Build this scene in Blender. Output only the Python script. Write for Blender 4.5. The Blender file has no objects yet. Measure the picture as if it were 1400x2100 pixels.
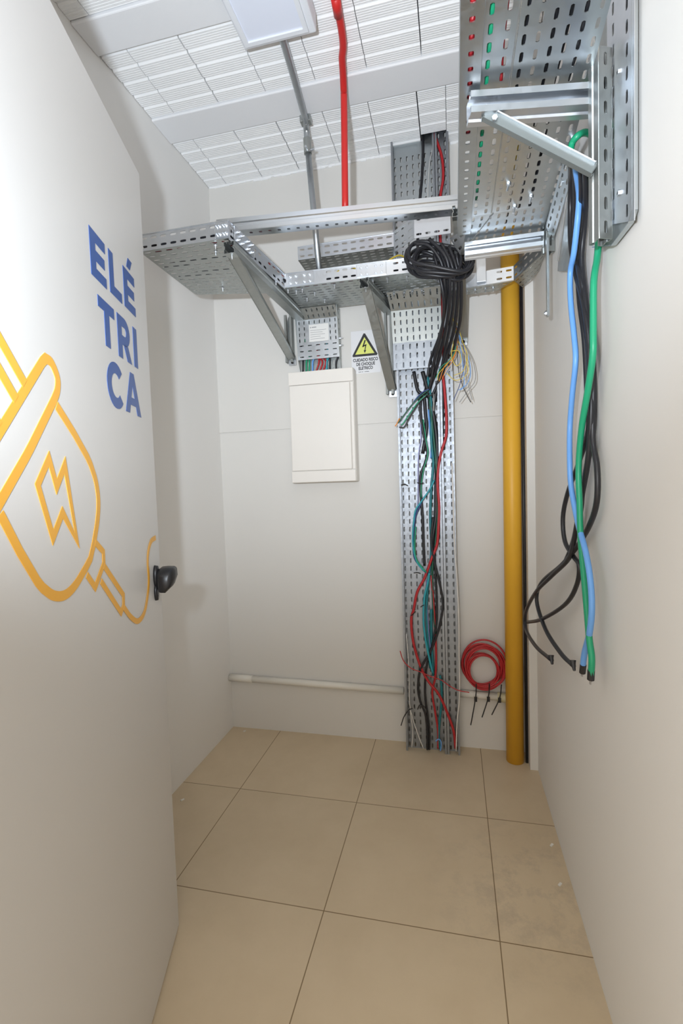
import bpy, bmesh, math, random
from mathutils import Vector, Matrix
random.seed(7)
PI = math.pi
SC = bpy.context.scene
COL = SC.collection

# ------------------------------------------------------------------ camera
CAM = Vector((1.16634, -2.30422, 1.26040))
CR = Vector((0.97374407, 0.22531801, -0.0324698))
CU = Vector((0.01943663, 0.059823, 0.99801975))
CF = Vector((-0.22681426, 0.97244692, -0.05387287))
FPX = 990.82
cd = bpy.data.cameras.new('camera')
cd.sensor_fit = 'VERTICAL'; cd.sensor_height = 36.0; cd.lens = 36.0 * FPX / 2100.0
cd.clip_start = 0.02
cam = bpy.data.objects.new('camera', cd)
COL.objects.link(cam)
M = Matrix((CR, CU, -CF)).transposed().to_4x4()
M.translation = CAM
cam.matrix_world = M
SC.camera = cam

# ------------------------------------------------------------------ world, lights, exposure
SC.view_settings.view_transform = 'Standard'
SC.view_settings.look = 'None'
SC.view_settings.gamma = 1.0
SC.view_settings.use_curve_mapping = False
SC.view_settings.exposure = 0.0
w = bpy.data.worlds.new('world'); SC.world = w
w.use_nodes = True
w.node_tree.nodes['Background'].inputs[0].default_value = (1.0, 0.925, 0.82, 1)
w.node_tree.nodes['Background'].inputs[1].default_value = 1.72

def light(name, kind, loc, target, energy, color, **kw):
    l = bpy.data.lights.new(name, kind)
    l.energy = energy; l.color = color
    for k, v in kw.items(): setattr(l, k, v)
    o = bpy.data.objects.new(name, l); COL.objects.link(o)
    o.location = loc
    o.rotation_euler = (Vector(target) - Vector(loc)).to_track_quat('-Z', 'Y').to_euler()
    return o
# the photographer's flash beside the camera, tipped up towards the ceiling
light('camera_flash', 'SPOT', (1.01, -2.38, 1.40), (0.30, -0.20, 2.62), 138.0, (0.80, 0.895, 1.0),
      spot_size=math.radians(116), spot_blend=1.0, shadow_soft_size=0.025)

# ------------------------------------------------------------------ helpers
def at(px, py, axis, val):
    """point of the place on the plane <axis> = val seen at photo pixel (px, py)"""
    d = CF + CR * ((px - 700) / FPX) - CU * ((py - 1050) / FPX)
    t = (val - CAM[axis]) / d[axis]
    return CAM + d * t

def mat(name, col, rough=0.6, metal=0.0, noise=0.0, nscale=8.0, bump=0.0, bscale=60.0, spec=0.5, coat=0.0):
    m = bpy.data.materials.new(name); m.use_nodes = True
    nt = m.node_tree; b = nt.nodes['Principled BSDF']
    b.inputs['Base Color'].default_value = (*col, 1)
    b.inputs['Roughness'].default_value = rough
    b.inputs['Metallic'].default_value = metal
    b.inputs['Specular IOR Level'].default_value = spec
    b.inputs['Coat Weight'].default_value = coat
    tc = nt.nodes.new('ShaderNodeTexCoord')
    n = nt.nodes.new('ShaderNodeTexNoise'); n.inputs['Scale'].default_value = nscale; n.inputs['Detail'].default_value = 4
    nt.links.new(tc.outputs['Object'], n.inputs['Vector'])
    if noise:
        mx = nt.nodes.new('ShaderNodeMix'); mx.data_type = 'RGBA'
        mx.inputs[6].default_value = (*[c * (1 - noise) for c in col], 1)
        mx.inputs[7].default_value = (*[min(1, c * (1 + noise)) for c in col], 1)
        nt.links.new(n.outputs['Fac'], mx.inputs[0]); nt.links.new(mx.outputs[2], b.inputs['Base Color'])
    if bump:
        n2 = nt.nodes.new('ShaderNodeTexNoise'); n2.inputs['Scale'].default_value = bscale; n2.inputs['Detail'].default_value = 3
        nt.links.new(tc.outputs['Object'], n2.inputs['Vector'])
        bp = nt.nodes.new('ShaderNodeBump'); bp.inputs['Strength'].default_value = bump; bp.inputs['Distance'].default_value = 0.003
        nt.links.new(n2.outputs['Fac'], bp.inputs['Height']); nt.links.new(bp.outputs['Normal'], b.inputs['Normal'])
    return m

def metal_mat(name, col, r0, r1, scale=14, bump=0.05):
    m = mat(name, col, 0.3, 1.0, noise=0.06, nscale=scale, bump=bump, bscale=6)
    nt = m.node_tree; b = nt.nodes['Principled BSDF']
    v = nt.nodes.new('ShaderNodeTexVoronoi'); v.inputs['Scale'].default_value = 90
    tc = [x for x in nt.nodes if x.type == 'TEX_COORD'][0]
    nt.links.new(tc.outputs['Object'], v.inputs['Vector'])
    mr = nt.nodes.new('ShaderNodeMapRange'); mr.inputs[3].default_value = r0; mr.inputs[4].default_value = r1
    sep = nt.nodes.new('ShaderNodeSeparateColor')
    nt.links.new(v.outputs['Color'], sep.inputs[0]); nt.links.new(sep.outputs[0], mr.inputs[0])
    nt.links.new(mr.outputs[0], b.inputs['Roughness'])
    return m

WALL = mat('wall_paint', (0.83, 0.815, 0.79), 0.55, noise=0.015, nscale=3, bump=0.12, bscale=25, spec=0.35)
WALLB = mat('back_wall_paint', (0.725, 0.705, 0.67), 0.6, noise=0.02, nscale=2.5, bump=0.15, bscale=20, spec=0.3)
CEIL = mat('ceiling_white', (0.90, 0.90, 0.90), 0.8, noise=0.03, nscale=10, bump=0.3, bscale=60)
BEAM = mat('beam_white', (0.85, 0.855, 0.87), 0.7, noise=0.02, nscale=6, bump=0.1)
SLAB = mat('slab_grey', (0.20, 0.19, 0.18), 0.9, noise=0.2)
DOORM = mat('door_enamel', (0.635, 0.62, 0.60), 0.34, noise=0.012, nscale=2, bump=0.12, bscale=4, spec=0.5)
BLUE = mat('blue_vinyl', (0.028, 0.085, 0.30), 0.35)
YEL = mat('yellow_vinyl', (0.80, 0.40, 0.045), 0.4)
BLACKP = mat('black_plastic', (0.012, 0.012, 0.014), 0.38)
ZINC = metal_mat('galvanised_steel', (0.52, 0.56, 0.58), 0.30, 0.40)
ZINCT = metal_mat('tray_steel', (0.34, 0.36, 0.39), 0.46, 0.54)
BRACE = mat('brace_zinc', (0.22, 0.24, 0.235), 0.5, 0.6, noise=0.05)
RAIL = mat('rail_zinc', (0.74, 0.77, 0.80), 0.30, 1.0, noise=0.03)
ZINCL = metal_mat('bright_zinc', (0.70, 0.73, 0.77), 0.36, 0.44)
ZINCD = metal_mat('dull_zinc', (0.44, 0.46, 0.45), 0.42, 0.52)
PANELW = mat('panel_cream', (0.84, 0.80, 0.745), 0.4, noise=0.01)
SEAM = mat('seam_shade', (0.45, 0.43, 0.40), 0.6)
PVCW = mat('white_pvc', (0.80, 0.77, 0.70), 0.4, noise=0.02)
PVCC = mat('cream_pvc', (0.72, 0.66, 0.42), 0.5)
GASY = mat('gas_yellow', (0.80, 0.43, 0.035), 0.42, noise=0.02, spec=0.4)
REDP = mat('red_enamel', (0.62, 0.025, 0.022), 0.38)
GREYC = metal_mat('conduit_zinc', (0.50, 0.53, 0.55), 0.35, 0.5)
SIGNW = mat('sign_white', (0.80, 0.80, 0.82), 0.45)
SIGNY = mat('sign_yellow', (0.78, 0.82, 0.20), 0.45)
SIGNK = mat('sign_black', (0.02, 0.02, 0.022), 0.5)
LAMPF = mat('lamp_diffuser', (0.78, 0.82, 0.93), 0.35)
LAMPB = mat('lamp_body', (0.80, 0.82, 0.86), 0.4)
PAPER = mat('label_paper', (0.82, 0.81, 0.79), 0.6)
INK = mat('label_ink', (0.35, 0.35, 0.36), 0.6)
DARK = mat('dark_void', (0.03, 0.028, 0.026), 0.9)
C_ = {}
for n, c in dict(black=(0.018, 0.018, 0.022), blue=(0.16, 0.40, 0.86), green=(0.015, 0.34, 0.17), red=(0.47, 0.022, 0.028),
                 teal=(0.015, 0.19, 0.22), navy=(0.03, 0.06, 0.22), white=(0.75, 0.73, 0.70), grey=(0.33, 0.32, 0.31),
                 yellow=(0.75, 0.55, 0.06), orange=(0.80, 0.27, 0.03), cyan=(0.03, 0.36, 0.44), darkgreen=(0.012, 0.10, 0.06),
                 lilac=(0.25, 0.26, 0.55), brown=(0.10, 0.07, 0.05), copper=(0.5, 0.25, 0.13)).items():
    C_[n] = mat('insulation_' + n, c, 0.38, noise=0.05, nscale=20)

def link(name, bm, m, parent=None, smooth=False):
    me = bpy.data.meshes.new(name)
    bmesh.ops.recalc_face_normals(bm, faces=bm.faces)
    bm.to_mesh(me); bm.free()
    ms = m if isinstance(m, (list, tuple)) else [m]
    for x in ms: me.materials.append(x)
    if smooth:
        for p in me.polygons: p.use_smooth = True
    o = bpy.data.objects.new(name, me); COL.objects.link(o)
    if parent is not None:
        o.parent = parent
        o.matrix_parent_inverse = Matrix.Translation(-parent.location) if parent.type == 'EMPTY' else Matrix()
    return o

def tag(o, label, cat, group=None, kind=None):
    o['label'] = label; o['category'] = cat
    if group: o['group'] = group
    if kind: o['kind'] = kind
    return o

def thing(name, loc, label, cat, group=None):
    o = bpy.data.objects.new(name, None); COL.objects.link(o)
    o.location = Vector(loc); o.empty_display_size = 0.05
    return tag(o, label, cat, group)

def box(bm, a, b, bevel=0.0):
    a = Vector(a); b = Vector(b)
    lo = Vector([min(a[i], b[i]) for i in range(3)]); hi = Vector([max(a[i], b[i]) for i in range(3)])
    r = bmesh.ops.create_cube(bm, size=1)
    vs = r['verts']
    for v in vs:
        v.co = Vector([(lo[i] + hi[i]) / 2 + v.co[i] * (hi[i] - lo[i]) for i in range(3)])
    if bevel:
        es = list({e for v in vs for e in v.link_edges})
        bmesh.ops.bevel(bm, geom=es, offset=bevel, segments=2, affect='EDGES', profile=0.5)
    return bm

def obb(bm, p, q, w_, h_, up=Vector((0, 0, 1)), bevel=0.0):
    """bar from p to q, w_ across, h_ along up"""
    p = Vector(p); q = Vector(q); d = q - p; L = d.length; d.normalize()
    s = d.cross(up); s.normalize(); u = s.cross(d)
    r = bmesh.ops.create_cube(bm, size=1)
    for v in r['verts']:
        c = v.co.copy()
        v.co = (p + q) / 2 + d * (c.x * L) + s * (c.y * w_) + u * (c.z * h_)
    if bevel:
        es = list({e for v in r['verts'] for e in v.link_edges})
        bmesh.ops.bevel(bm, geom=es, offset=bevel, segments=1, affect='EDGES')
    return bm

def spline(pts, k=6):
    P = [Vector(p) for p in pts]
    if len(P) < 3: return P
    out = []
    Q = [P[0] * 2 - P[1]] + P + [P[-1] * 2 - P[-2]]
    for i in range(1, len(Q) - 2):
        a, b, c, d = Q[i - 1], Q[i], Q[i + 1], Q[i + 2]
        for j in range(k):
            t = j / k
            out.append(0.5 * ((2 * b) + (c - a) * t + (2 * a - 5 * b + 4 * c - d) * t * t + (3 * b - a - 3 * c + d) * t ** 3))
    out.append(P[-1])
    return out

def tube(bm, pts, r, seg=8, k=6, caps=True, closed=False):
    P = spline(pts, k) if k > 1 else [Vector(p) for p in pts]
    n = len(P); rings = []
    t0 = (P[1] - P[0]).normalized()
    nrm = t0.orthogonal().normalized()
    for i in range(n):
        if i == 0: t = P[1] - P[0]
        elif i == n - 1: t = P[-1] - P[-2]
        else: t = P[i + 1] - P[i - 1]
        if t.length < 1e-9: t = t0.copy()
        t.normalize()
        nrm = nrm - t * nrm.dot(t)
        if nrm.length < 1e-6: nrm = t.orthogonal()
        nrm.normalize(); b = t.cross(nrm)
        rr = r(i / (n - 1)) if callable(r) else r
        rings.append([bm.verts.new(P[i] + (nrm * math.cos(2 * PI * j / seg) + b * math.sin(2 * PI * j / seg)) * rr) for j in range(seg)])
    for i in range(n - 1):
        for j in range(seg):
            bm.faces.new((rings[i][j], rings[i][(j + 1) % seg], rings[i + 1][(j + 1) % seg], rings[i + 1][j]))
    if caps:
        bm.faces.new(rings[0][::-1]); bm.faces.new(rings[-1])
    return bm

def perf(bm, P00, P10, P11, P01, nu, nv, long='u', fl=0.62, fw=0.30, skip=None):
    """sheet with rows of real elongated holes; bilinear quad, nu x nv cells"""
    P00, P10, P11, P01 = map(Vector, (P00, P10, P11, P01))
    def S(u, v):
        return P00 * (1 - u) * (1 - v) + P10 * u * (1 - v) + P11 * u * v + P01 * (1 - u) * v
    G = {}
    def gv(i, j):     # half-cell grid
        if (i, j) not in G: G[(i, j)] = bm.verts.new(S(i / (2 * nu), j / (2 * nv)))
        return G[(i, j)]
    a, b = (fl / 2, fw / 2) if long == 'u' else (fw / 2, fl / 2)
    for i in range(nu):
        for j in range(nv):
            ring = [gv(2*i, 2*j), gv(2*i+1, 2*j), gv(2*i+2, 2*j), gv(2*i+2, 2*j+1), gv(2*i+2, 2*j+2), gv(2*i+1, 2*j+2), gv(2*i, 2*j+2), gv(2*i, 2*j+1)]
            if skip and skip(i, j):
                bm.faces.new(ring); continue
            cu, cv = i + .5, j + .5
            offs = [(-.85*a, -.85*b), (0, -b), (.85*a, -.85*b), (a, 0), (.85*a, .85*b), (0, b), (-.85*a, .85*b), (-a, 0)]
            inn = [bm.verts.new(S((cu + x) / nu, (cv + y) / nv)) for x, y in offs]
            for k in range(8):
                bm.faces.new((ring[k], ring[(k+1) % 8], inn[(k+1) % 8], inn[k]))
    return bm

def solid(o, t=0.0015):
    m = o.modifiers.new('thickness', 'SOLIDIFY'); m.thickness = t; m.offset = 0
    return o

def sheet(name, quad, nu, nv, m, parent, **kw):
    bm = bmesh.new(); perf(bm, *quad, nu, nv, **kw)
    return solid(link(name, bm, m, parent))

def bolt(parent, p, axis, L=0.02, r=0.0045, m=None):
    bm = bmesh.new(); p = Vector(p); axis = Vector(axis).normalized()
    tube(bm, [p, p + axis * 0.005], r * 1.5, 6, 1)
    tube(bm, [p, p + axis * L], r * 0.75, 8, 1)
    return link('bolt', bm, m or ZINCL, parent)

def struct(name, bm, m, parent=None):
    o = link(name, bm, m, parent)
    if parent is None: o['kind'] = 'structure'
    return o

# ------------------------------------------------------------------ the room shell
W = 1.5; H = 2.772; YF = -1.90
# floor: tiles 0.5 m, thin grout
fm = bpy.data.materials.new('floor_tile'); fm.use_nodes = True
nt = fm.node_tree; b = nt.nodes['Principled BSDF']
tc = nt.nodes.new('ShaderNodeTexCoord'); mp = nt.nodes.new('ShaderNodeMapping')
mp.inputs['Location'].default_value = (-0.266 + 5.0, 0.489 + 5.0, 0)
br = nt.nodes.new('ShaderNodeTexBrick'); br.offset = 0.0; br.squash = 1.0
br.inputs['Scale'].default_value = 1.0; br.inputs['Brick Width'].default_value = 0.5; br.inputs['Row Height'].default_value = 0.5
br.inputs['Mortar Size'].default_value = 0.0016; br.inputs['Mortar Smooth'].default_value = 0.1
br.inputs['Color1'].default_value = (1, 1, 1, 1); br.inputs['Color2'].default_value = (0.95, 0.95, 0.95, 1)
br.inputs['Mortar'].default_value = (0.36, 0.31, 0.24, 1)
n1 = nt.nodes.new('ShaderNodeTexNoise'); n1.inputs['Scale'].default_value = 2.2; n1.inputs['Detail'].default_value = 8; n1.inputs['Roughness'].default_value = 0.65
cr = nt.nodes.new('ShaderNodeValToRGB')
cr.color_ramp.elements[0].position = 0.3; cr.color_ramp.elements[0].color = (0.62, 0.495, 0.33, 1)
cr.color_ramp.elements[1].position = 0.62; cr.color_ramp.elements[1].color = (0.70, 0.57, 0.395, 1)
mul = nt.nodes.new('ShaderNodeMix'); mul.data_type = 'RGBA'; mul.blend_type = 'MULTIPLY'; mul.inputs[0].default_value = 1
# dusty scuffs near the right-hand wall (dirt with a shape of its own)
n2 = nt.nodes.new('ShaderNodeTexNoise'); n2.inputs['Scale'].default_value = 9; n2.inputs['Detail'].default_value = 9; n2.inputs['Roughness'].default_value = 0.75
g1 = nt.nodes.new('ShaderNodeVectorMath'); g1.operation = 'DISTANCE'; g1.inputs[1].default_value = (1.40, -0.80, 0)
mr1 = nt.nodes.new('ShaderNodeMapRange'); mr1.inputs[1].default_value = 0.04; mr1.inputs[2].default_value = 0.42; mr1.inputs[3].default_value = 1.0; mr1.inputs[4].default_value = 0.0
mr2 = nt.nodes.new('ShaderNodeMapRange'); mr2.inputs[1].default_value = 0.48; mr2.inputs[2].default_value = 0.62
mm = nt.nodes.new('ShaderNodeMath'); mm.operation = 'MULTIPLY'
mm2 = nt.nodes.new('ShaderNodeMath'); mm2.operation = 'MULTIPLY'; mm2.inputs[1].default_value = 0.45
dm = nt.nodes.new('ShaderNodeMix'); dm.data_type = 'RGBA'; dm.inputs[7].default_value = (0.37, 0.31, 0.24, 1)
L_ = nt.links.new
L_(tc.outputs['Object'], mp.inputs[0]); L_(mp.outputs[0], br.inputs['Vector'])
L_(tc.outputs['Object'], n1.inputs['Vector']); L_(n1.outputs['Fac'], cr.inputs[0])
L_(tc.outputs['Object'], n2.inputs['Vector']); L_(tc.outputs['Object'], g1.inputs[0])
L_(g1.outputs['Value'], mr1.inputs[0]); L_(n2.outputs['Fac'], mr2.inputs[0])
L_(mr1.outputs[0], mm.inputs[0]); L_(mr2.outputs[0], mm.inputs[1]); L_(mm.outputs[0], mm2.inputs[0]); L_(mm2.outputs[0], dm.inputs[0])
L_(cr.outputs[0], dm.inputs[6])
L_(dm.outputs[2], mul.inputs[6]); L_(br.outputs['Color'], mul.inputs[7]); L_(mul.outputs[2], b.inputs['Base Color'])
b.inputs['Roughness'].default_value = 0.42; b.inputs['Specular IOR Level'].default_value = 0.35
bm = bmesh.new(); box(bm, (-0.1, -3.2, -0.05), (1.6, 0.1, 0)); struct('floor', bm, fm)

bm = bmesh.new(); box(bm, (-0.1, YF, 0), (0, 0.1, 2.9)); struct('wall_left', bm, WALL)
bm = bmesh.new(); box(bm, (W, -2.6, 0), (W + 0.1, 0.1, 2.9)); struct('wall_right', bm, WALL)
bm = bmesh.new()
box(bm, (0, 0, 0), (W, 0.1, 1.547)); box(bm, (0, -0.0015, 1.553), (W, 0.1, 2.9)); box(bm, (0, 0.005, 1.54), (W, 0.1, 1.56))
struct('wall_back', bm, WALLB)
bm = bmesh.new(); box(bm, (-0.1, YF - 0.12, 0), (0.565, YF - 0.0, 2.9)); struct('wall_front', bm, WALL)
bm = bmesh.new(); box(bm, (0.567, YF - 0.13, 0), (0.60, YF + 0.01, 2.13)); struct('trim_1', bm, DOORM)
# narrow pier in the right-hand back corner, darker paint muting light on its front
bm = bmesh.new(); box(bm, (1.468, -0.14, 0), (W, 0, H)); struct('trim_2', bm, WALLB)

# ceiling: slab, smooth ribs, ribbed filler blocks in rows
bm = bmesh.new(); box(bm, (-0.1, -2.0, 2.85), (1.6, 0.1, 2.95)); ceil = struct('ceiling', bm, SLAB)
beams = [(-0.475, -0.335), (-0.90, -0.778), (-1.335, -1.213), (-1.77, -1.648)]
for y0, y1 in beams:
    bm = bmesh.new(); box(bm, (0, y0, 2.764), (W, y1, 2.85), 0.004); link('ceiling_rib', bm, BEAM, ceil)
def block(x0, x1, y0, y1):
    bm = bmesh.new()
    L = y1 - y0; n = max(2, round(L / 0.062)); prof = []
    p = L / n
    for i in range(n):
        a = y0 + i * p
        prof.append((a + 0.001, 2.778)); prof.append((a + 0.009, 2.778)); 
        ng = 5
        for k in range(ng):
            c = a + 0.014 + (p - 0.018) * k / ng; d = (p - 0.018) / ng
            prof += [(c, 2.772), (c + d * 0.66, 2.7722), (c + d * 0.72, 2.7732), (c + d * 0.94, 2.7732)]
        prof.append((a + p - 0.003, 2.772))
    prof.append((y1, 2.780))
    vs0 = [bm.verts.new((x0, y, z)) for y, z in prof]; vs1 = [bm.verts.new((x1, y, z)) for y, z in prof]
    for i in range(len(prof) - 1): bm.faces.new((vs0[i], vs0[i+1], vs1[i+1], vs1[i]))
    t0 = [bm.verts.new((x0, y0, 2.85)), bm.verts.new((x0, y1, 2.85))]; t1 = [bm.verts.new((x1, y0, 2.85)), bm.verts.new((x1, y1, 2.85))]
    bm.faces.new([t0[0]] + vs0 + [t0[1]]); bm.faces.new([t1[0]] + vs1 + [t1[1]])
    bm.faces.new((vs0[0], vs1[0], t1[0], t0[0])); bm.faces.new((vs0[-1], vs1[-1], t1[1], t0[1]))
    return link('ceiling_block', bm, CEIL, ceil)
rows = [((-0.333, -0.002), [0, .1, .29, .479, .678, .865, 1.055, 1.25, 1.44, W]),
        ((-0.776, -0.477), [0, .106, .30, .498, .695, .889, 1.085, 1.285, 1.48, W]),
        ((-1.211, -0.902), [0, .073, .27, .47, .665, .86, 1.06, 1.26, 1.46, W]),
        ((-1.646, -1.337), [0, .10, .30, .50, .70, .90, 1.10, 1.30, W])]
for (y0, y1), xs in rows:
    for i in range(len(xs) - 1):
        g = random.choice([0.0012, 0.0022, 0.003]); g2 = 0.0015
        if y1 > -0.1 and i == 6:      # block beside the hole the cables leave through
            block(xs[i] + g, 1.165, y0, -0.085); block(1.167, xs[i + 1] - g, y0, y1); continue
        block(xs[i] + g, xs[i + 1] - g2, y0, y1)
# rough mortar bead where the blocks meet the back wall
bm = bmesh.new(); x = 0.003
while x < W - 0.02:
    L = random.uniform(0.012, 0.05); 
    if not (0.92 < x < 1.17): box(bm, (x, -0.004 - random.uniform(0, 0.004), H - random.uniform(0.004, 0.012)), (x + L, 0.0, H + 0.01), 0.001)
    x += L
struct('trim_3', bm, CEIL)
# near-black lining that paints in the shade at the hole's edge and top
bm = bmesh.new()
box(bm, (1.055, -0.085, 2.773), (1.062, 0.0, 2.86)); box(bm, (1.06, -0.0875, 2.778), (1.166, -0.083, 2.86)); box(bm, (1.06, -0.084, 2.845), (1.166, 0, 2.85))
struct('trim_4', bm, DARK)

# ------------------------------------------------------------------ open door on the left
DA = math.radians(18.0)
D0 = Vector((0.371, -1.131, 0)); DD = Vector((math.sin(DA), -math.cos(DA), 0)); DN = Vector((math.cos(DA), math.sin(DA), 0))
def dpt(u, z, o=0.0): return D0 + DD * u + DN * o + Vector((0, 0, z))
DWID = 0.80
bm = bmesh.new()
vs = []
for o in (-0.038, 0.0):
    for u, z in ((-0.012, 0.006), (DWID, 0.006), (DWID, 2.108), (-0.012, 2.108)):
        vs.append(bm.verts.new(dpt(u, z, o)))
for f in ((0,1,2,3), (4,5,6,7), (0,1,5,4), (1,2,6,5), (2,3,7,6), (3,0,4,7)): bm.faces.new([vs[i] for i in f])
bmesh.ops.bevel(bm, geom=bm.edges[:], offset=0.002, segments=2, affect='EDGES')
door = struct('door_1', bm, DOORM)
def polys_on_door(name, polys, m, o=0.0004, th=0.0005):
    bm = bmesh.new()
    for P in polys:
        a = [bm.verts.new(dpt(u, z, o + th)) for u, z in P]
        b_ = [bm.verts.new(dpt(u, z, o - 0.0003)) for u, z in P]
        bm.faces.new(a); n = len(P)
        for i in range(n): bm.faces.new((a[i], a[(i+1) % n], b_[(i+1) % n], b_[i]))
    return link(name, bm, m, door)
def rect(u0, u1, z0, z1): return [(u0, z0), (u1, z0), (u1, z1), (u0, z1)]
def letterE(u0, u1, z0, z1, t=0.021):
    h = (z0 + z1) / 2
    return [rect(u0, u0 - 0.026, z0, z1), rect(u0 - .026, u1, z1 - t, z1), rect(u0 - .026, u1 + 0.006, h - t/2, h + t/2), rect(u0 - .026, u1, z0, z0 + t)]
polys_on_door('letter', letterE(.345, .268, 1.695, 1.789), BLUE)
polys_on_door('letter', [rect(.2485, .2235, 1.698, 1.791), rect(.2235, .178, 1.698, 1.720)], BLUE)
polys_on_door('letter', letterE(.161, .084, 1.700, 1.794) + [[(.135, 1.803), (.112, 1.803), (.095, 1.828), (.122, 1.828)]], BLUE)
polys_on_door('letter', [rect(.321, .235, 1.642, 1.665), rect(.291, .265, 1.571, 1.642)], BLUE)
def arc(cx, cz, rx, rz, a0, a1, n=14): return [(cx - rx * math.cos(a0 + (a1-a0)*i/n), cz + rz * math.sin(a0 + (a1-a0)*i/n)) for i in range(n + 1)]
# R
Rp = []
out = [(.178, 1.666)] + arc(.174, 1.634, .032, .032, PI/2, -PI/2)[1:] ; inn = [(.178, 1.644)] + arc(.174, 1.634, .010, .0105, PI/2, -PI/2)[1:]
Rp.append(rect(.218, .192, 1.569, 1.666))
Rp.append(rect(.192, .174, 1.644, 1.666)); Rp.append(rect(.192, .174, 1.602, 1.6235))
o_ = arc(.174, 1.634, .034, .032, PI/2, -PI/2); i_ = arc(.174, 1.634, .010, .0105, PI/2, -PI/2)
o_ = [(.174 - .034*math.sin(PI*k/14), 1.634 + .032*math.cos(PI*k/14)) for k in range(15)]
i_ = [(.174 - .011*math.sin(PI*k/14), 1.634 + .0105*math.cos(PI*k/14)) for k in range(15)]
for k in range(14): Rp.append([o_[k], o_[k+1], i_[k+1], i_[k]])
Rp.append([(.182, 1.604), (.155, 1.606), (.132, 1.570), (.161, 1.570)])
polys_on_door('letter', Rp, BLUE)
polys_on_door('letter', [rect(.114, .088, 1.571, 1.668)], BLUE)
cx, cz = .2455, 1.497; Cp = []
for k in range(24):
    a0 = math.radians(42 + (318 - 42) * k / 24); a1 = math.radians(42 + (318 - 42) * (k + 1) / 24)
    f = lambda a, r: (cx - r * math.cos(a), cz + r * math.sin(a))
    Cp.append([f(a0, .0505), f(a1, .0505), f(a1, .0265), f(a0, .0265)])
polys_on_door('letter', Cp, BLUE)
polys_on_door('letter', [[(.150, 1.549), (.126, 1.549), (.084, 1.450), (.111, 1.450), (.138, 1.519)], [(.150, 1.549), (.138, 1.519), (.166, 1.450), (.192, 1.450)],
                         [(.157, 1.4705), (.119, 1.4705), (.127, 1.489), (.150, 1.489)]], BLUE)
# plug drawing: even strokes in the plane of the door
def stroke(pts, wd=0.0165, closed=False):
    P = [Vector((p[0], p[1], 0)) for p in pts]; n = len(P); L = []; R_ = []
    for i in range(n):
        if closed: a, c = P[i-1], P[(i+1) % n]
        else: a, c = P[max(0, i-1)], P[min(n-1, i+1)]
        d1 = (P[i] - a); d2 = (c - P[i])
        if d1.length < 1e-6: d1 = d2
        if d2.length < 1e-6: d2 = d1
        d1.normalize(); d2.normalize(); t = (d1 + d2)
        if t.length < 1e-4: t = d1
        t.normalize(); nn = Vector((-t.y, t.x, 0)); c_ = max(0.42, Vector((-d1.y, d1.x, 0)).dot(nn))
        L.append(P[i] + nn * wd / 2 / c_); R_.append(P[i] - nn * wd / 2 / c_)
    out = []
    for i in range(n if closed else n - 1):
        j = (i + 1) % n
        out.append([(L[i].x, L[i].y), (L[j].x, L[j].y), (R_[j].x, R_[j].y), (R_[i].x, R_[i].y)])
    return out
def sp2(pts, k=5): return [(v.x, v.y) for v in spline([(a, b, 0) for a, b in pts], k)]
mir = lambda pts: [(z - .718, u + .718) for u, z in pts]
half = [(.596, 1.430), (.556, 1.470)] + sp2([(.545, 1.478), (.527, 1.475), (.511, 1.455), (.514, 1.434), (.527, 1.416)])
barp = [(.640, 1.381)] + half[0:] + [(.604, 1.334)]
m_ = mir(half)
bar_closed = half + [(.604, 1.334), (.62, 1.318)] + m_[::-1]
polys_on_door('plug_drawing', stroke(bar_closed, closed=True), YEL, 0.0004)
body_half = [(.520, 1.408), (.465, 1.370), (.415, 1.330)] + sp2([(.402, 1.316), (.384, 1.286), (.377, 1.250), (.386, 1.211), (.410, 1.165)])
bh = body_half + [(.428, 1.140)] + mir(body_half)[::-1]
polys_on_door('plug_drawing', stroke(bh), YEL, 0.0006)
prong = [(.611, 1.424)] + [(.705, 1.508)] + sp2([(.715, 1.512), (.728, 1.506), (.732, 1.493), (.727, 1.484)]) + [(.636, 1.397)]
polys_on_door('plug_drawing', stroke(prong), YEL, 0.0008)
polys_on_door('plug_drawing', stroke(mir(prong)), YEL, 0.0008)
polys_on_door('plug_drawing', stroke([(.556, 1.319), (.537, 1.274), (.505, 1.311), (.477, 1.179), (.523, 1.232), (.559, 1.193), (.594, 1.277)], 0.0135, True), YEL, 0.0006)
polys_on_door('plug_drawing', stroke([(.403, 1.168), (.368, 1.145), (.369, 1.122), (.415, 1.083), (.447, 1.113)], 0.013), YEL, 0.0008)
polys_on_door('plug_drawing', stroke([(.369, 1.117), (.275, 1.037), (.277, 1.015), (.294, 1.003), (.388, 1.090)], 0.013, False), YEL, 0.0010)
polys_on_door('plug_drawing', stroke(sp2([(.277, 1.010), (.236, .977), (.192, .956), (.144, .964), (.110, 1.002), (.096, 1.040), (.097, 1.081), (.085, 1.111), (.058, 1.132), (.020, 1.137)], 6), 0.013), YEL, 0.0012)
# handle and keyhole rosette
bm = bmesh.new()
def on_door_disc(bm, u, z, ru, rz, o0, o1, seg=20):
    a = [bm.verts.new(dpt(u + ru*math.cos(2*PI*k/seg), z + rz*math.sin(2*PI*k/seg), o0)) for k in range(seg)]
    b_ = [bm.verts.new(dpt(u + ru*.9*math.cos(2*PI*k/seg), z + rz*.94*math.sin(2*PI*k/seg), o1)) for k in range(seg)]
    for k in range(seg): bm.faces.new((a[k], a[(k+1) % seg], b_[(k+1) % seg], b_[k]))
    bm.faces.new(a[::-1]); bm.faces.new(b_)
on_door_disc(bm, .040, 1.035, .016, .030, 0.0, 0.009)
on_door_disc(bm, .040, 1.035, .014, .020, 0.008, 0.030)
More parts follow.
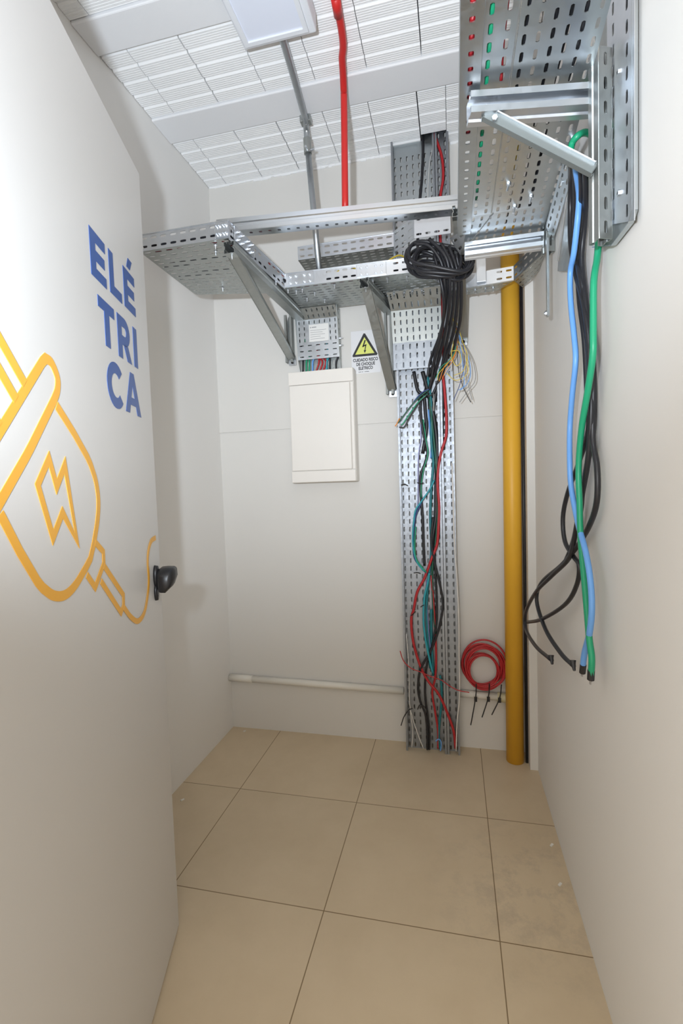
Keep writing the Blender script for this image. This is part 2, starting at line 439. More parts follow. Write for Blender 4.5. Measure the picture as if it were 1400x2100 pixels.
# lever grip: rounded wedge, drooping
secs = [(.074, 1.024, .012, .017), (.066, 1.027, .019, .023), (.045, 1.031, .023, .026), (.022, 1.034, .023, .025), (.014, 1.034, .016, .019)]
prev = None
for u, z, ro, rz in secs:
    ring = []
    for k in range(16):
        a = 2*PI*k/16; ca, sa = math.cos(a), math.sin(a)
        e = 0.42; X = abs(ca)**e * (1 if ca > 0 else -1); Z = abs(sa)**e * (1 if sa > 0 else -1)
        ring.append(bm.verts.new(dpt(u, z + rz*Z - (0.010 if (Z < 0 and X < 0) else 0), 0.032 + ro*X*(0.75 if (Z < 0 and X > 0) else 1))))
    if prev:
        for k in range(16): bm.faces.new((prev[k], prev[(k+1) % 16], ring[(k+1) % 16], ring[k]))
    else: bm.faces.new(ring)
    prev = ring
bm.faces.new(prev[::-1])
link('door_handle', bm, BLACKP, door, True)
bm = bmesh.new(); on_door_disc(bm, .044, .992, .012, .022, 0.0, 0.007)
ks = link('keyhole_rosette', bm, BLACKP, door, True)
bm = bmesh.new(); on_door_disc(bm, .044, .991, .0035, .011, 0.0065, 0.0078); link('keyhole', bm, mat('keyhole_dark', (0.06, 0.055, 0.05), 0.5), ks)
for z in (0.25, 1.05, 1.85):
    bm = bmesh.new(); tube(bm, [dpt(DWID + .004, z - .045, -0.002), dpt(DWID + .004, z + .045, -0.002)], 0.007, 10, 1); link('hinge', bm, ZINCD, door)

# ------------------------------------------------------------------ ceiling light
lt = thing('ceiling_light', (0.64, -0.95, 2.70), 'white box ceiling light fixture on the ribbed ceiling, switched off', 'ceiling light')
bm = bmesh.new()
lx0, lx1, ly1, ly0 = .537, .749, -.755, -1.40
box(bm, (lx0 - .012, ly0, 2.702), (lx1 + .022, ly1 + .02, 2.764), 0.006); link('light_body', bm, LAMPB, lt)
bm = bmesh.new()
box(bm, (lx0, ly0 + .0142, 2.692), (lx0 + .014, ly1 - .0142, 2.704)); box(bm, (lx1 - .014, ly0 + .0142, 2.692), (lx1, ly1 - .0142, 2.704))
box(bm, (lx0, ly1 - .014, 2.692), (lx1, ly1, 2.704)); box(bm, (lx0, ly0, 2.692), (lx1, ly0 + .014, 2.704))
link('light_frame', bm, LAMPB, lt)
bm = bmesh.new(); box(bm, (lx0 + .012, ly0 + .012, 2.697), (lx1 - .012, ly1 - .012, 2.7035), .001); link('diffuser', bm, LAMPF, lt)

# ------------------------------------------------------------------ conduits and pipes
g = thing('electrical_conduit', (0.60, -0.29, 2.75), 'grey steel conduit from the ceiling light down into the tray', 'conduit')
bm = bmesh.new(); tube(bm, [(0.648, -0.74, 2.742), (0.632, -0.55, 2.745), (0.612, -0.335, 2.742)], 0.0125, 12, 4); tube(bm, [(0.612, -0.335, 2.742), (0.603, -0.300, 2.735), (0.602, -0.290, 2.70), (0.603, -0.29, 2.66)], 0.0125, 12, 6)
link('upper_run', bm, GREYC, g, True)
bm = bmesh.new(); tube(bm, [(0.603, -0.29, 2.665), (0.637, -0.29, 2.125)], 0.0125, 12, 1); link('drop_run', bm, GREYC, g, True)
bm = bmesh.new(); tube(bm, [(0.6015, -0.29, 2.705), (0.6035, -0.29, 2.645)], 0.0165, 12, 1); link('coupling', bm, ZINCD, g)
bm = bmesh.new(); box(bm, (0.588, -0.345, 2.738), (0.632, -0.312, 2.764), .002); link('clamp', bm, ZINCD, g)
bm = bmesh.new(); tube(bm, [(0.603, -0.306, 2.655), (0.603, -0.322, 2.655)], 0.005, 8, 1); tube(bm, [(0.617, -0.295, 2.655), (0.632, -0.297, 2.655)], 0.0045, 8, 1); link('clamp_screw', bm, ZINCL, g)
g = thing('red_conduit', (0.79, -0.45, 2.70), 'red painted conduit running along the ceiling and dropping onto the steel channel', 'conduit')
bm = bmesh.new(); tube(bm, [(0.855, -1.60, 2.752), (0.843, -0.75, 2.752), (0.815, -0.56, 2.748), (0.800, -0.475, 2.728), (0.7945, -0.45, 2.68), (0.7865, -0.45, 2.30)], 0.0125, 14, 8); link('pipe_run', bm, REDP, g, True)
bm = bmesh.new(); tube(bm, [(0.8435, -0.78, 2.752), (0.8395, -0.72, 2.752)], 0.015, 14, 1); link('coupling', bm, REDP, g, True)
bm = bmesh.new(); tube(bm, [(1.412, -0.078, 0.001), (1.418, -0.078, 2.33)], 0.0375, 32, 1)
tag(link('gas_pipe', bm, GASY, None, True), 'thick yellow vertical gas pipe in the right back corner', 'pipe')
bm = bmesh.new(); tube(bm, [(1.4615, -0.085, 0.0), (1.461, -0.085, 2.10)], 0.006, 10, 1)  # thin black rod in the narrow gap right of the yellow pipe
tag(link('black_cable', bm, C_['black'], None, True), 'thin black line running straight down behind the yellow pipe', 'cable')
g = thing('plastic_conduit', (0.45, -0.018, 0.26), 'white plastic conduit low on the back wall, left of the tall tray', 'conduit')
bm = bmesh.new(); tube(bm, [(0.001, -0.017, 0.275), (0.912, -0.017, 0.262)], 0.0165, 16, 1); link('pipe_run', bm, PVCW, g, True)
bm = bmesh.new(); tube(bm, [(0.001, -0.017, 0.275), (0.13, -0.017, 0.2735)], 0.0185, 16, 1); link('sleeve', bm, PVCW, g, True)
g = thing('plastic_conduit', (1.28, -0.018, 0.26), 'white plastic conduit under the red coil, right of the tall tray', 'conduit')
bm = bmesh.new(); tube(bm, [(1.165, -0.017, 0.268), (1.36, -0.017, 0.262)], 0.0165, 16, 1); link('pipe_run', bm, PVCW, g, True)
bm = bmesh.new(); tube(bm, [(1.345, -0.017, 0.262), (1.375, -0.018, 0.260), (1.395, -0.022, 0.258)], 0.021, 16, 3); link('elbow', bm, PVCC, g, True)

# ------------------------------------------------------------------ distribution panel and its sign
g = thing('distribution_board', (0.565, 0, 1.28), 'cream electrical distribution box mounted on the back wall', 'electrical panel')
bm = bmesh.new(); box(bm, (.406, -.070, 1.281), (.724, 0, 1.809), .004); link('box_body', bm, PANELW, g)
bm = bmesh.new(); box(bm, (.408, -.080, 1.746), (.722, -.069, 1.807), .002); link('end_cover', bm, PANELW, g)
bm = bmesh.new(); box(bm, (.408, -.080, 1.283), (.722, -.069, 1.336), .002); link('end_cover', bm, PANELW, g)
bm = bmesh.new(); box(bm, (.412, -.082, 1.3385), (.706, -.069, 1.7435), .003); link('cover_door', bm, PANELW, g)
bm = bmesh.new(); box(bm, (.709, -.078, 1.3385), (.722, -.069, 1.7435), .002); link('side_trim', bm, PANELW, g)

def text_mesh(name, s, size, mtx, m, parent, extrude=0.0004, offset=0.0, align='CENTER'):
    cu = bpy.data.curves.new(name, 'FONT'); cu.body = s; cu.size = size; cu.extrude = extrude; cu.offset = offset; cu.align_x = align
    t = bpy.data.objects.new(name, cu); COL.objects.link(t); t.matrix_world = mtx
    dg = bpy.context.evaluated_depsgraph_get(); dg.update()
    me = bpy.data.meshes.new_from_object(t.evaluated_get(dg))
    me.transform(mtx); bpy.data.objects.remove(t)
    me.materials.clear(); me.materials.append(m)
    o = bpy.data.objects.new(name, me); COL.objects.link(o); o.parent = parent
    o.matrix_parent_inverse = Matrix.Translation(-parent.location)
    return o
RXW = Matrix.Rotation(PI / 2, 4, 'X')
g = thing('warning_sign', (0.77, -0.002, 1.80), 'white shock warning sign with yellow triangle on the back wall', 'sign')
sx0, sx1, sz0, sz1 = .703, .842, 1.792, 1.992
bm = bmesh.new(); box(bm, (sx0, -.003, sz0), (sx1, 0, sz1), .0005); link('sign_plate', bm, SIGNW, g)
def tri(cx, zb, w_, h_, y0, y1, m, name):
    bm = bmesh.new(); P = [(cx - w_/2, zb), (cx + w_/2, zb), (cx, zb + h_)]
    a = [bm.verts.new((x, y1, z)) for x, z in P]; b_ = [bm.verts.new((x, y0, z)) for x, z in P]
    bm.faces.new(a); bm.faces.new(b_[::-1])
    for i in range(3): bm.faces.new((a[i], a[(i+1) % 3], b_[(i+1) % 3], b_[i]))
    ed = [e for e in bm.edges if abs(e.verts[0].co.y - e.verts[1].co.y) > 1e-5]
    if name == 'triangle_border': bmesh.ops.bevel(bm, geom=ed, offset=0.005, segments=3, affect='EDGES')
    return link(name, bm, m, g)
tcx = .7685
tri(tcx, 1.872, .128, .112, -.0028, -.0036, SIGNK, 'triangle_border')
tri(tcx, 1.8825, .093, .078, -.0034, -.0041, SIGNY, 'triangle_field')
bm = bmesh.new()
for P in ([(.000, .066), (.007, .066), (-.005, .035), (-.0115, .035)], [(-.0115, .035), (-.0085, .041), (.009, .047), (.0085, .041)],
          [(.009, .046), (.004, .044), (-.001, .018), (.003, .018)], [(-.005, .019), (.0075, .020), (.0, .006)]):
    bm.faces.new([bm.verts.new((tcx + x, -.0046, 1.880 + z)) for x, z in P])
solid(link('bolt_symbol', bm, SIGNK, g), 0.0006)
for s, z, sz in (('CUIDADO RISCO', 1.849, .0198), ('DE CHOQUE', 1.8295, .0198), ('ELETRICO', 1.810, .0198)):
    text_mesh('sign_text', s, sz, Matrix.Translation((tcx + .002, -.0034, z)) @ RXW @ Matrix.Diagonal((.78, 1, 1, 1)), SIGNK, g, offset=0.0006)
bm = bmesh.new()
for x0, x1 in ((.735, .749), (.752, .758), (.764, .786)): box(bm, (x0, -.0034, 1.7985), (x1, -.0028, 1.8005))
link('fine_print', bm, SIGNK, g)

# ------------------------------------------------------------------ steel channel and bracket builders
def channel(name, p, q, size, open_dir, parent=None, m=None, holes=True, pitch=0.04, lips=True, fl=.34, fw=.27):
    """perforated strut channel from p to q; the side opposite open_dir is the holed web"""
    p = Vector(p); q = Vector(q); d = (q - p).normalized(); L = (q - p).length
    o_ = Vector(open_dir); o_ = (o_ - d * o_.dot(d)).normalized(); s = d.cross(o_).normalized()
    h = size / 2; n = max(1, int(L / pitch))
    bm = bmesh.new()
    a, b_ = p - o_ * h, q - o_ * h
    if holes: perf(bm, a - s*h, b_ - s*h, b_ + s*h, a + s*h, n, 1, fl=fl, fw=fw)
    else:
        bm.faces.new([bm.verts.new(v) for v in (a - s*h, b_ - s*h, b_ + s*h, a + s*h)])
    for k in (-1, 1):
        prof = [(-h, h), (-h*.35, h), (-h*.2, h*.82), (h*.2, h*.82), (h*.35, h), (h, h)]
        if lips: prof += [(h, h*.45), (h*.7, h*.45)]
        vs = [[bm.verts.new(e + o_*x + s*(k*y)) for x, y in prof] for e in (p, q)]
        for i in range(len(prof) - 1): bm.faces.new((vs[0][i], vs[0][i+1], vs[1][i+1], vs[1][i]))
    bmesh.ops.remove_doubles(bm, verts=bm.verts, dist=1e-5)
    return solid(link(name, bm, m or ZINCL, parent), 0.002)

def bracket(label, outer, inner, foot_z, wall, m=ZINCD, drop=None, bar=0.036, group=None, upx=None):
    """L-shaped wall bracket: arm outer->inner (inner touches the wall), diagonal brace, upright plate on the wall"""
    outer = Vector(outer); inner = Vector(inner); d = (inner - outer).normalized()
    t = thing('tray_bracket', inner, label, 'bracket', group)
    channel('horizontal_arm', outer, inner, 0.038, (0, 0, 1), t, m, holes=False)
    up = Vector((inner.x, inner.y, 0)) - d * 0.019
    up.z = 0
    if upx: up.x = upx
    top = Vector((up.x, up.y, inner.z + 0.02)); bot = Vector((up.x, up.y, foot_z - 0.02))
    channel('wall_upright', bot, top, 0.036, (-d.x, -d.y, 0), t, ZINCD, pitch=0.04, fl=.5, fw=.25)
    bm = bmesh.new()
    q = Vector((drop[0], drop[1], foot_z)) if drop else Vector((up.x, up.y, foot_z)) - d * 0.02
    obb(bm, outer + d * 0.03 - Vector((0, 0, .012)), q, bar, 0.014, Vector((0, 0, 1)), 0.002)
    link('diagonal_brace', bm, m, t)
    bm = bmesh.new(); f = Vector((q.x, q.y, foot_z)); s = d.cross(Vector((0, 0, 1)))
    c = f + d * 0.012
    box(bm, c - s*.018 - d*.002 - Vector((0, 0, .032)), c + s*.018 + d*.004 + Vector((0, 0, .006)), .001)
    link('foot_plate', bm, ZINCL, t)
    bolt(t, c - d*.002 - Vector((0, 0, .018)), -d, .006, .005, DARK)
    bolt(t, outer + d*.02 - Vector((0, 0, .01)), (0, 0, -1), .02)
    return t

# long channel crossing in front of the back wall
RA, RB = Vector((0.30, -0.525, 2.268)), Vector((1.215, -0.428, 2.268))
g = thing('steel_channel', RA, 'long bright steel channel crossing the room above the trays', 'steel channel')
channel('channel_body', RA, RB, 0.047, (0, 0, 1), g, RAIL, pitch=0.036)
# inner tier of cables in the channel seen through its holes
bm = bmesh.new(); tube(bm, [RA + Vector((0, 0, .0)), RB + Vector((-.45, 0, .0))], .009, 8, 1); 
tag(link('red_cable', bm, C_['red'], None, True), 'red cable lying inside the long steel channel, glimpsed through its holes', 'cable')
bracket('steel bracket holding the right end of the long channel, behind the black cable coil', (1.200, -0.47, 2.228), (1.223, 0, 2.228), 1.905, 'y', bar=0.034)
bracket('left steel bracket under the stepped tray on the back wall', (0.446, -0.755, 2.074), (0.470, 0, 2.074), 1.888, 'y', drop=(0.412, -0.03), upx=0.402)
bracket('steel bracket under the tray between warning sign and tall tray', (0.832, -0.345, 2.070), (0.893, 0, 2.070), 1.700, 'y', drop=(0.897, -0.03))

# ------------------------------------------------------------------ stepped horizontal tray on the back wall
ZB = 2.10; ZT = 2.156
g = thing('cable_tray', (0.5, -0.3, ZB), 'stepped perforated steel tray along the back wall, wide left end and diagonal jog', 'cable tray')
A0, A1 = (0.115, -0.765), (0.452, -0.765)       # front edge, left section
B0, B1 = (0.492, -0.325), (1.045, -0.315)       # front edge, right section
a0, a1 = (0.105, -0.375), (0.43, -0.285)        # rear edge, left section
b0, b1 = (0.46, -0.040), (1.20, -0.040)
def P3(p, z): return Vector((p[0], p[1], z))
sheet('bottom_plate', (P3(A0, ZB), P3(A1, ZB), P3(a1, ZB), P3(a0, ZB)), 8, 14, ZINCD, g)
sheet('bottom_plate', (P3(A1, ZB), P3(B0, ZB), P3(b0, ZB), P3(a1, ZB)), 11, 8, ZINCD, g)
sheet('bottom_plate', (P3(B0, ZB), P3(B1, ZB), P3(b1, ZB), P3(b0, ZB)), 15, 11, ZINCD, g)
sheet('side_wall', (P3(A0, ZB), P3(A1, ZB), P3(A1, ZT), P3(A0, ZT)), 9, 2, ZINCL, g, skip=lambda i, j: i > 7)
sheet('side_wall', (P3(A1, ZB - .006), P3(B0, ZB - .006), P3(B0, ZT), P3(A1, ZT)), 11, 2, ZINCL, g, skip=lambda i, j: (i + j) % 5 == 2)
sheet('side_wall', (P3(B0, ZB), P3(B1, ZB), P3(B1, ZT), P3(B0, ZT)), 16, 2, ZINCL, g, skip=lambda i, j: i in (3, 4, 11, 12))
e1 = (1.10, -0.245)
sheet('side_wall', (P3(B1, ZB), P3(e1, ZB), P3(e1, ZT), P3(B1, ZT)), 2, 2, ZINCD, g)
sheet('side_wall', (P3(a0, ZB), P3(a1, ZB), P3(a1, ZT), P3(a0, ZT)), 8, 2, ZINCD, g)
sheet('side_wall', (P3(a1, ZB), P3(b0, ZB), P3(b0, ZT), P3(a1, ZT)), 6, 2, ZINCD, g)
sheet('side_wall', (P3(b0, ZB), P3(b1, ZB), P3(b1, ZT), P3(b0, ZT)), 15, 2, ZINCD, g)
# rolled top lips
bm = bmesh.new()
for p, q in ((A0, A1), (A1, B0), (B0, B1)): obb(bm, P3(p, ZT), P3(q, ZT), .006, .003)
link('rolled_lip', bm, ZINCL, g)
# splice plates with screws
def splice(p, q, z0, z1, parent, off):
    bm = bmesh.new(); P_, Q = P3(p, (z0+z1)/2) + off, P3(q, (z0+z1)/2) + off
    obb(bm, P_, Q, .003, z1 - z0, bevel=.0006); link('splice_plate', bm, ZINCL, parent)
    for t in (.15, .35, .65, .85):
        c = P_.lerp(Q, t); bolt(parent, c + Vector((0, 0, .012)), off, .012, .004); bolt(parent, c - Vector((0, 0, .014)), off, .012, .004)
fo = Vector((0, -.004, 0))
splice((.405, -.765), (.452, -.765), ZB + .003, ZT - .004, g, fo)
splice((.455, -.735), (.468, -.60), ZB + .003, ZT - .004, g, Vector((.004, 0, 0)))
splice((.50, -.325), (.62, -.323), ZB + .004, ZT - .004, g, fo)
splice((.80, -.3195), (.92, -.317), ZB + .004, ZT - .004, g, fo)
random.seed(3)
for x, y in [(.39, -.74), (.41, -.68), (.425, -.60), (.37, -.70), (.43, -.50), (.50, -.31), (.53, -.29), (.56, -.30), (.60, -.25), (.55, -.20), (.62, -.16), (.70, -.3), (.86, -.29), (.92, -.29), (.90, -.14), (.96, -.12), (.48, -.40), (.46, -.46), (1.0, -.28), (.36, -.40), (.25, -.41)]:
    bolt(g, (x, y, ZB), (0, 0, -1), .018, .0042)

# upper tray at the back, behind the conduit
g = thing('cable_tray', (0.75, -0.12, 2.29), 'upper perforated tray against the back wall behind the grey conduit', 'cable tray')
U0, U1 = (0.50, -0.150), (0.935, -0.150)
sheet('bottom_plate', (P3(U0, 2.288), P3(U1, 2.288), P3((.935, -.02), 2.288), P3((.50, -.02), 2.288)), 11, 5, ZINCD, g)
sheet('side_wall', (P3(U0, 2.288), P3(U1, 2.288), P3(U1, 2.345), P3(U0, 2.345)), 11, 2, ZINCL, g)
D1 = (1.03, -0.245); E1_ = (1.175, -0.245)
sheet('side_wall', (P3(U1, 2.262), P3(D1, 2.262), P3(D1, 2.350), P3(U1, 2.350)), 3, 3, ZINCL, g)
sheet('side_wall', (P3(D1, 2.262), P3(E1_, 2.262), P3(E1_, 2.350), P3(D1, 2.350)), 4, 3, ZINCL, g, skip=lambda i, j: j == 1)
bm = bmesh.new(); obb(bm, P3(U0, 2.345), P3(U1, 2.345), .006, .003); link('rolled_lip', bm, ZINCL, g)

# short drop tray above the distribution box
g = thing('cable_tray', (0.55, -0.04, 1.86), 'short perforated drop tray with paper label above the cream box', 'cable tray')
x0, x1 = .452, .655
sheet('front_cover', ((x0 - .003, -.050, 2.055), (x1 - .003, -.050, 2.055), (x1 - .001, -.050, 1.945), (x0 - .001, -.050, 1.945)), 8, 4, ZINCL, g, long='v', fl=.6, fw=.2, skip=lambda i, j: 1 < i < 6 and j >= 1)
sheet('front_cover', ((x0, -.052, 1.946), (x1, -.052, 1.946), (x1, -.052, 1.868), (x0, -.052, 1.868)), 5, 3, ZINCL, g, long='u', fl=.5, fw=.2)
sheet('back_plate', ((x0, -.012, 2.10), (x1, -.012, 2.10), (x1, -.012, 1.80), (x0, -.012, 1.80)), 8, 8, ZINCD, g, long='v', fw=.25)
sheet('transition_plate', ((x0, -.050, 2.055), (x1, -.050, 2.055), (x1 - .005, -.085, 2.098), (x0 - .01, -.085, 2.098)), 8, 2, ZINCD, g, long='v', fw=.25)
for xx in (x0, x1):
    sheet('side_wall', ((xx, -.050, 1.868), (xx, -.012, 1.80), (xx, -.012, 2.10), (xx, -.085, 2.098)), 1, 6, ZINCD, g, long='v')
bm = bmesh.new(); box(bm, (.512, -.0545, 1.948), (.608, -.0520, 2.028)); lab = link('paper_label', bm, PAPER, g)
bm = bmesh.new()
box(bm, (.518, -.0555, 2.012), (.522, -.0543, 2.018)); box(bm, (.526, -.0555, 2.013), (.548, -.0543, 2.017))
for i, L in enumerate((.078, .06, .072, .05, .07)): box(bm, (.518, -.0552, 2.000 - i*.010), (.518 + L, -.0543, 2.0015 - i*.010))
link('label_lines', bm, INK, lab)
for z in (1.958, 1.925): bolt(g, (x1, -.035, z), (1, 0, 0), .016, .004)

# ------------------------------------------------------------------ the tall vertical tray, ceiling to floor
g = thing('cable_tray', (1.04, -0.02, 0.0), 'tall vertical perforated tray full of loose cables, floor to ceiling', 'cable tray')
TX0, TXD, TX1 = 0.925, 1.112, 1.172
def zig(i, j): return False
# back plate of the wide channel, split in three lengths
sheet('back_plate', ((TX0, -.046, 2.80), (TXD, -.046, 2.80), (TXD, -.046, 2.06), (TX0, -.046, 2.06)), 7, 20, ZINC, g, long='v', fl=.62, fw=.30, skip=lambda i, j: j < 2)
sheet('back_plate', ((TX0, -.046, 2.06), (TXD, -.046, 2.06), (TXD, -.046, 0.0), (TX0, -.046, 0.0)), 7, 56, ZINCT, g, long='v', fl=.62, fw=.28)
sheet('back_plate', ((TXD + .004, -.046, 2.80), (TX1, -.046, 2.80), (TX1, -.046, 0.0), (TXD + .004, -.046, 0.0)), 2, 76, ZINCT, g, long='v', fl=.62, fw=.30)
for x in (TX0, TXD, TXD + .004, TX1):
    sheet('side_wall', ((x, -.001, 2.79), (x, -.078, 2.79), (x, -.078, 0.0), (x, -.001, 0.0)), 1, 70, ZINCT, g, long='v', fl=.5, fw=.2, skip=lambda i, j: j % 2 == 0)
bm = bmesh.new()
for x in (TX0, TXD, TXD + .004, TX1): obb(bm, (x + (.004 if x in (TX0, TXD + .004) else -.004), -.078, 0), (x + (.004 if x in (TX0, TXD + .004) else -.004), -.078, 2.79), .008, .0016, Vector((0, 1, 0)))
link('rolled_lip', bm, ZINCT, g)
# cover plates where the horizontal tray turns down into the tall one
g = thing('tray_cover', (1.02, -0.06, 1.77), 'perforated bend cover on the tall tray just below the horizontal tray', 'tray cover')
sheet('lower_plate', ((.912, -.088, 1.893), (1.128, -.088, 1.893), (1.128, -.084, 1.775), (.912, -.084, 1.775)), 7, 3, ZINCT, g, long='v', fl=.62, fw=.24)
sheet('upper_plate', ((.908, -.092, 2.035), (1.128, -.092, 2.035), (1.128, -.086, 1.893), (.912, -.086, 1.893)), 8, 4, ZINCD, g, long='v', fl=.62, fw=.24)
sheet('throat_plate', ((.897, -.150, 2.098), (1.128, -.150, 2.098), (1.128, -.092, 2.035), (.908, -.092, 2.035)), 8, 2, ZINCD, g, long='v', fl=.62, fw=.24)
for x, y, z in ((.93, -.15, 2.09), (.975, -.15, 2.09), (1.01, -.15, 2.09), (1.05, -.15, 2.09)): bolt(g, (x, y, z), (0, -.4, -1), .02, .0042)

# ------------------------------------------------------------------ right-hand trays
g = thing('cable_tray', (1.36, -1.0, 2.07), 'wide perforated tray overhead along the right wall', 'cable tray')
ZV = 2.072; YN = -1.86; YE = -0.72
xr = lambda y: 1.452 + (y + 1.2) * 0.055
sheet('bottom_plate', ((1.232, YN, ZV), (1.232, YE, ZV), (1.292, YE, ZV), (1.292, YN, ZV)), 30, 2, ZINC, g)
sheet('bottom_plate', ((1.296, YN, ZV), (1.296, YE, ZV), (xr(YE), YE, ZV), (xr(YN), YN, ZV)), 30, 6, ZINC, g)
sheet('bottom_plate', ((1.232, YE, ZV), (1.205, -.50, ZV - .012), (1.50, -.50, ZV - .012), (xr(YE), YE, ZV)), 6, 10, ZINC, g)
sheet('side_wall', ((1.232, YN, ZV), (1.232, YE, ZV), (1.232, YE, ZV + .06), (1.232, YN, ZV + .06)), 30, 2, ZINC, g)
bm = bmesh.new(); box(bm, (1.293, YN, ZV), (1.295, YE, ZV + .055)); link('divider', bm, ZINCD, g)
sheet('side_wall', ((xr(-1.2), -1.2, ZV), (xr(YE), YE, ZV), (xr(YE) + .004, YE, ZV + .06), (xr(-1.2) + .004, -1.2, ZV + .06)), 12, 2, ZINC, g)
# inner corner wall that turns the tray left
sheet('corner_wall', ((1.205, -.50, ZV - .012), (1.300, -.72, ZV - .004), (1.300, -.72, ZV + .002), (1.17, -.50, ZV + .05)), 6, 2, ZINCL, g)
# side splice sloping to the wall
sheet('side_splice', ((1.452, -.98, ZV - .004), (1.47, -.50, ZV - .018), (1.497, -.50, ZV - .05), (1.475, -.98, ZV - .035)), 12, 2, ZINC, g)
for p in ((1.462, -1.0, ZV), (1.464, -.93, ZV - .01), (1.466, -.86, ZV - .01), (1.40, -.78, ZV), (1.36, -.74, ZV), (1.33, -.86, ZV)):
    bolt(g, p, (-.3, 0, -1), .02, .0045)
# lower tray wrapping the back right corner
g = thing('cable_tray', (1.30, -0.2, 2.05), 'perforated corner tray crossing in front of the yellow pipe', 'cable tray')
q0, q1, q2 = (1.165, -.205), (1.414, -.235), (1.492, -.46)
sheet('side_wall', (P3(q0, 2.052), P3(q1, 2.052), P3(q1, 2.106), P3(q0, 2.106)), 7, 2, ZINCL, g, skip=lambda i, j: 2 <= i <= 4)
sheet('side_wall', (P3(q1, 2.052), P3(q2, 2.052), P3(q2, 2.106), P3(q1, 2.106)), 6, 2, ZINC, g)
sheet('bottom_plate', (P3(q0, 2.050), P3(q1, 2.050), P3((1.36, -.15), 2.050), P3((1.165, -.14), 2.050)), 7, 2, ZINCD, g)
sheet('bottom_plate', (P3(q1, 2.050), P3(q2, 2.050), P3((1.497, -.30), 2.050), P3((1.460, -.15), 2.050)), 6, 3, ZINCD, g)
bm = bmesh.new(); box(bm, (1.272, -.240, 2.060), (1.309, -.236, 2.175), .0008); link('hanger_plate', bm, ZINCL, g)
for x in (1.20, 1.235, 1.27, 1.31, 1.34): bolt(g, (x, -.19, 2.05), (0, 0, -1), .016, .004)

# channel that edges the right-hand tray
g = thing('steel_channel', (1.21, -1.2, 2.06), 'steel channel with round holes edging the left side of the right-hand tray', 'steel channel')
channel('channel_body', (1.2125, -1.86, 2.078), (1.2155, -0.645, 2.078), 0.040, (0, 0, 1), g, ZINC, pitch=0.034)
bm = bmesh.new(); tube(bm, [(1.2125, -1.8, 2.07), (1.214, -1.1, 2.07)], .010, 8, 1)
tag(link('red_cable', bm, C_['red'], None, True), 'red cable inside the edging channel of the right-hand tray, seen through its holes', 'cable')

# brackets on the right wall
def side_bracket(label, y, x_out, z, zf, zt, ux, uy, arm_y2=None):
    t = thing('tray_bracket', (1.5, y, z), label, 'bracket')
    channel('horizontal_arm', (x_out, y, z - .0), (1.462, arm_y2 if arm_y2 is not None else y, z), 0.041, (0, -1, 0), t, ZINCL, holes=False)
    channel('wall_upright', (ux, uy, zf), (ux, uy, zt), 0.028, (-0.45, 1, 0), t, ZINCD, pitch=0.042, fl=.55, fw=.26)
    return t
t = side_bracket('near steel bracket with diagonal brace under the right-hand tray', -1.225, 1.212, 2.028, at(1227, 503, 0, 1.463).z, at(1234, 95, 0, 1.463).z, 1.463, at(1230, 300, 0, 1.463).y, -1.18)
bm = bmesh.new(); obb(bm, (1.245, -1.225, 2.012), at(1218, 350, 0, 1.450), .009, .022, Vector((0, 0, 1)), .002)
link('diagonal_brace', bm, BRACE, t)
bm = bmesh.new(); obb(bm, (1.245, -1.228, 2.0225), at(1218, 350, 0, 1.450) + Vector((0, -.003, .0105)), .014, .0025, Vector((0, 0, 1)), .001); link('brace_flange', bm, ZINCL, t)
bolt(t, (1.262, -1.232, 1.995), (0, -1, 0), .006, .004)
t = side_bracket('far steel bracket under the right-hand tray near the yellow pipe', -0.585, 1.218, 2.030, 1.99, 2.06, 1.478, -0.585)
bm = bmesh.new(); box(bm, (1.4585, -0.672, 1.765), (1.4655, -0.655, 2.0), .001); link('brace_plate', bm, ZINC, t)
bolt(t, (1.458, -.664, 1.775), (-1, 0, 0), .008, .005)

# vertical perforated plate on the right wall
g = thing('cable_tray', (1.49, -1.25, 1.7), 'bright vertical perforated tray fixed to the right wall', 'cable tray')
wl, wr = at(1246, 462, 0, 1.486), at(1301, 452, 0, 1.486)
sheet('tray_plate', ((1.486, wl.y, 2.65), (1.486, wr.y, 2.65), (1.486, wr.y, wr.z), (1.486, wl.y, wl.z)), 2, 23, ZINCL, g, long='v', fl=.60, fw=.16)
bm = bmesh.new()
A_ = [at(*q, 0, 1.494) for q in ((1222, 506), (1262, 502), (1298, 456), (1306, 430))]
P = [(A_[0].y, 2.65), (A_[0].y, A_[0].z), (A_[1].y, A_[1].z), (A_[2].y, A_[2].z), (A_[3].y, A_[3].z), (A_[3].y, 2.65)]
vs = [bm.verts.new((1.494, y, z)) for y, z in P]; bm.faces.new(vs); solid(link('wall_plate', bm, ZINCD, g), .002)
bm = bmesh.new(); obb(bm, (1.490, P[4][0], P[4][1]), (1.490, P[5][0], P[5][1]), .010, .002, Vector((0, 1, 0)))
for a_, b_ in ((4, 3), (3, 2), (2, 1)): obb(bm, (1.490, *P[a_]), (1.490, *P[b_]), .010, .002)
link('rolled_edge', bm, ZINC, g)
for z in (1.80, 2.02, 2.2): bolt(g, (1.486, (wl.y + wr.y) / 2, z), (-1, 0, 0), .005, .004)

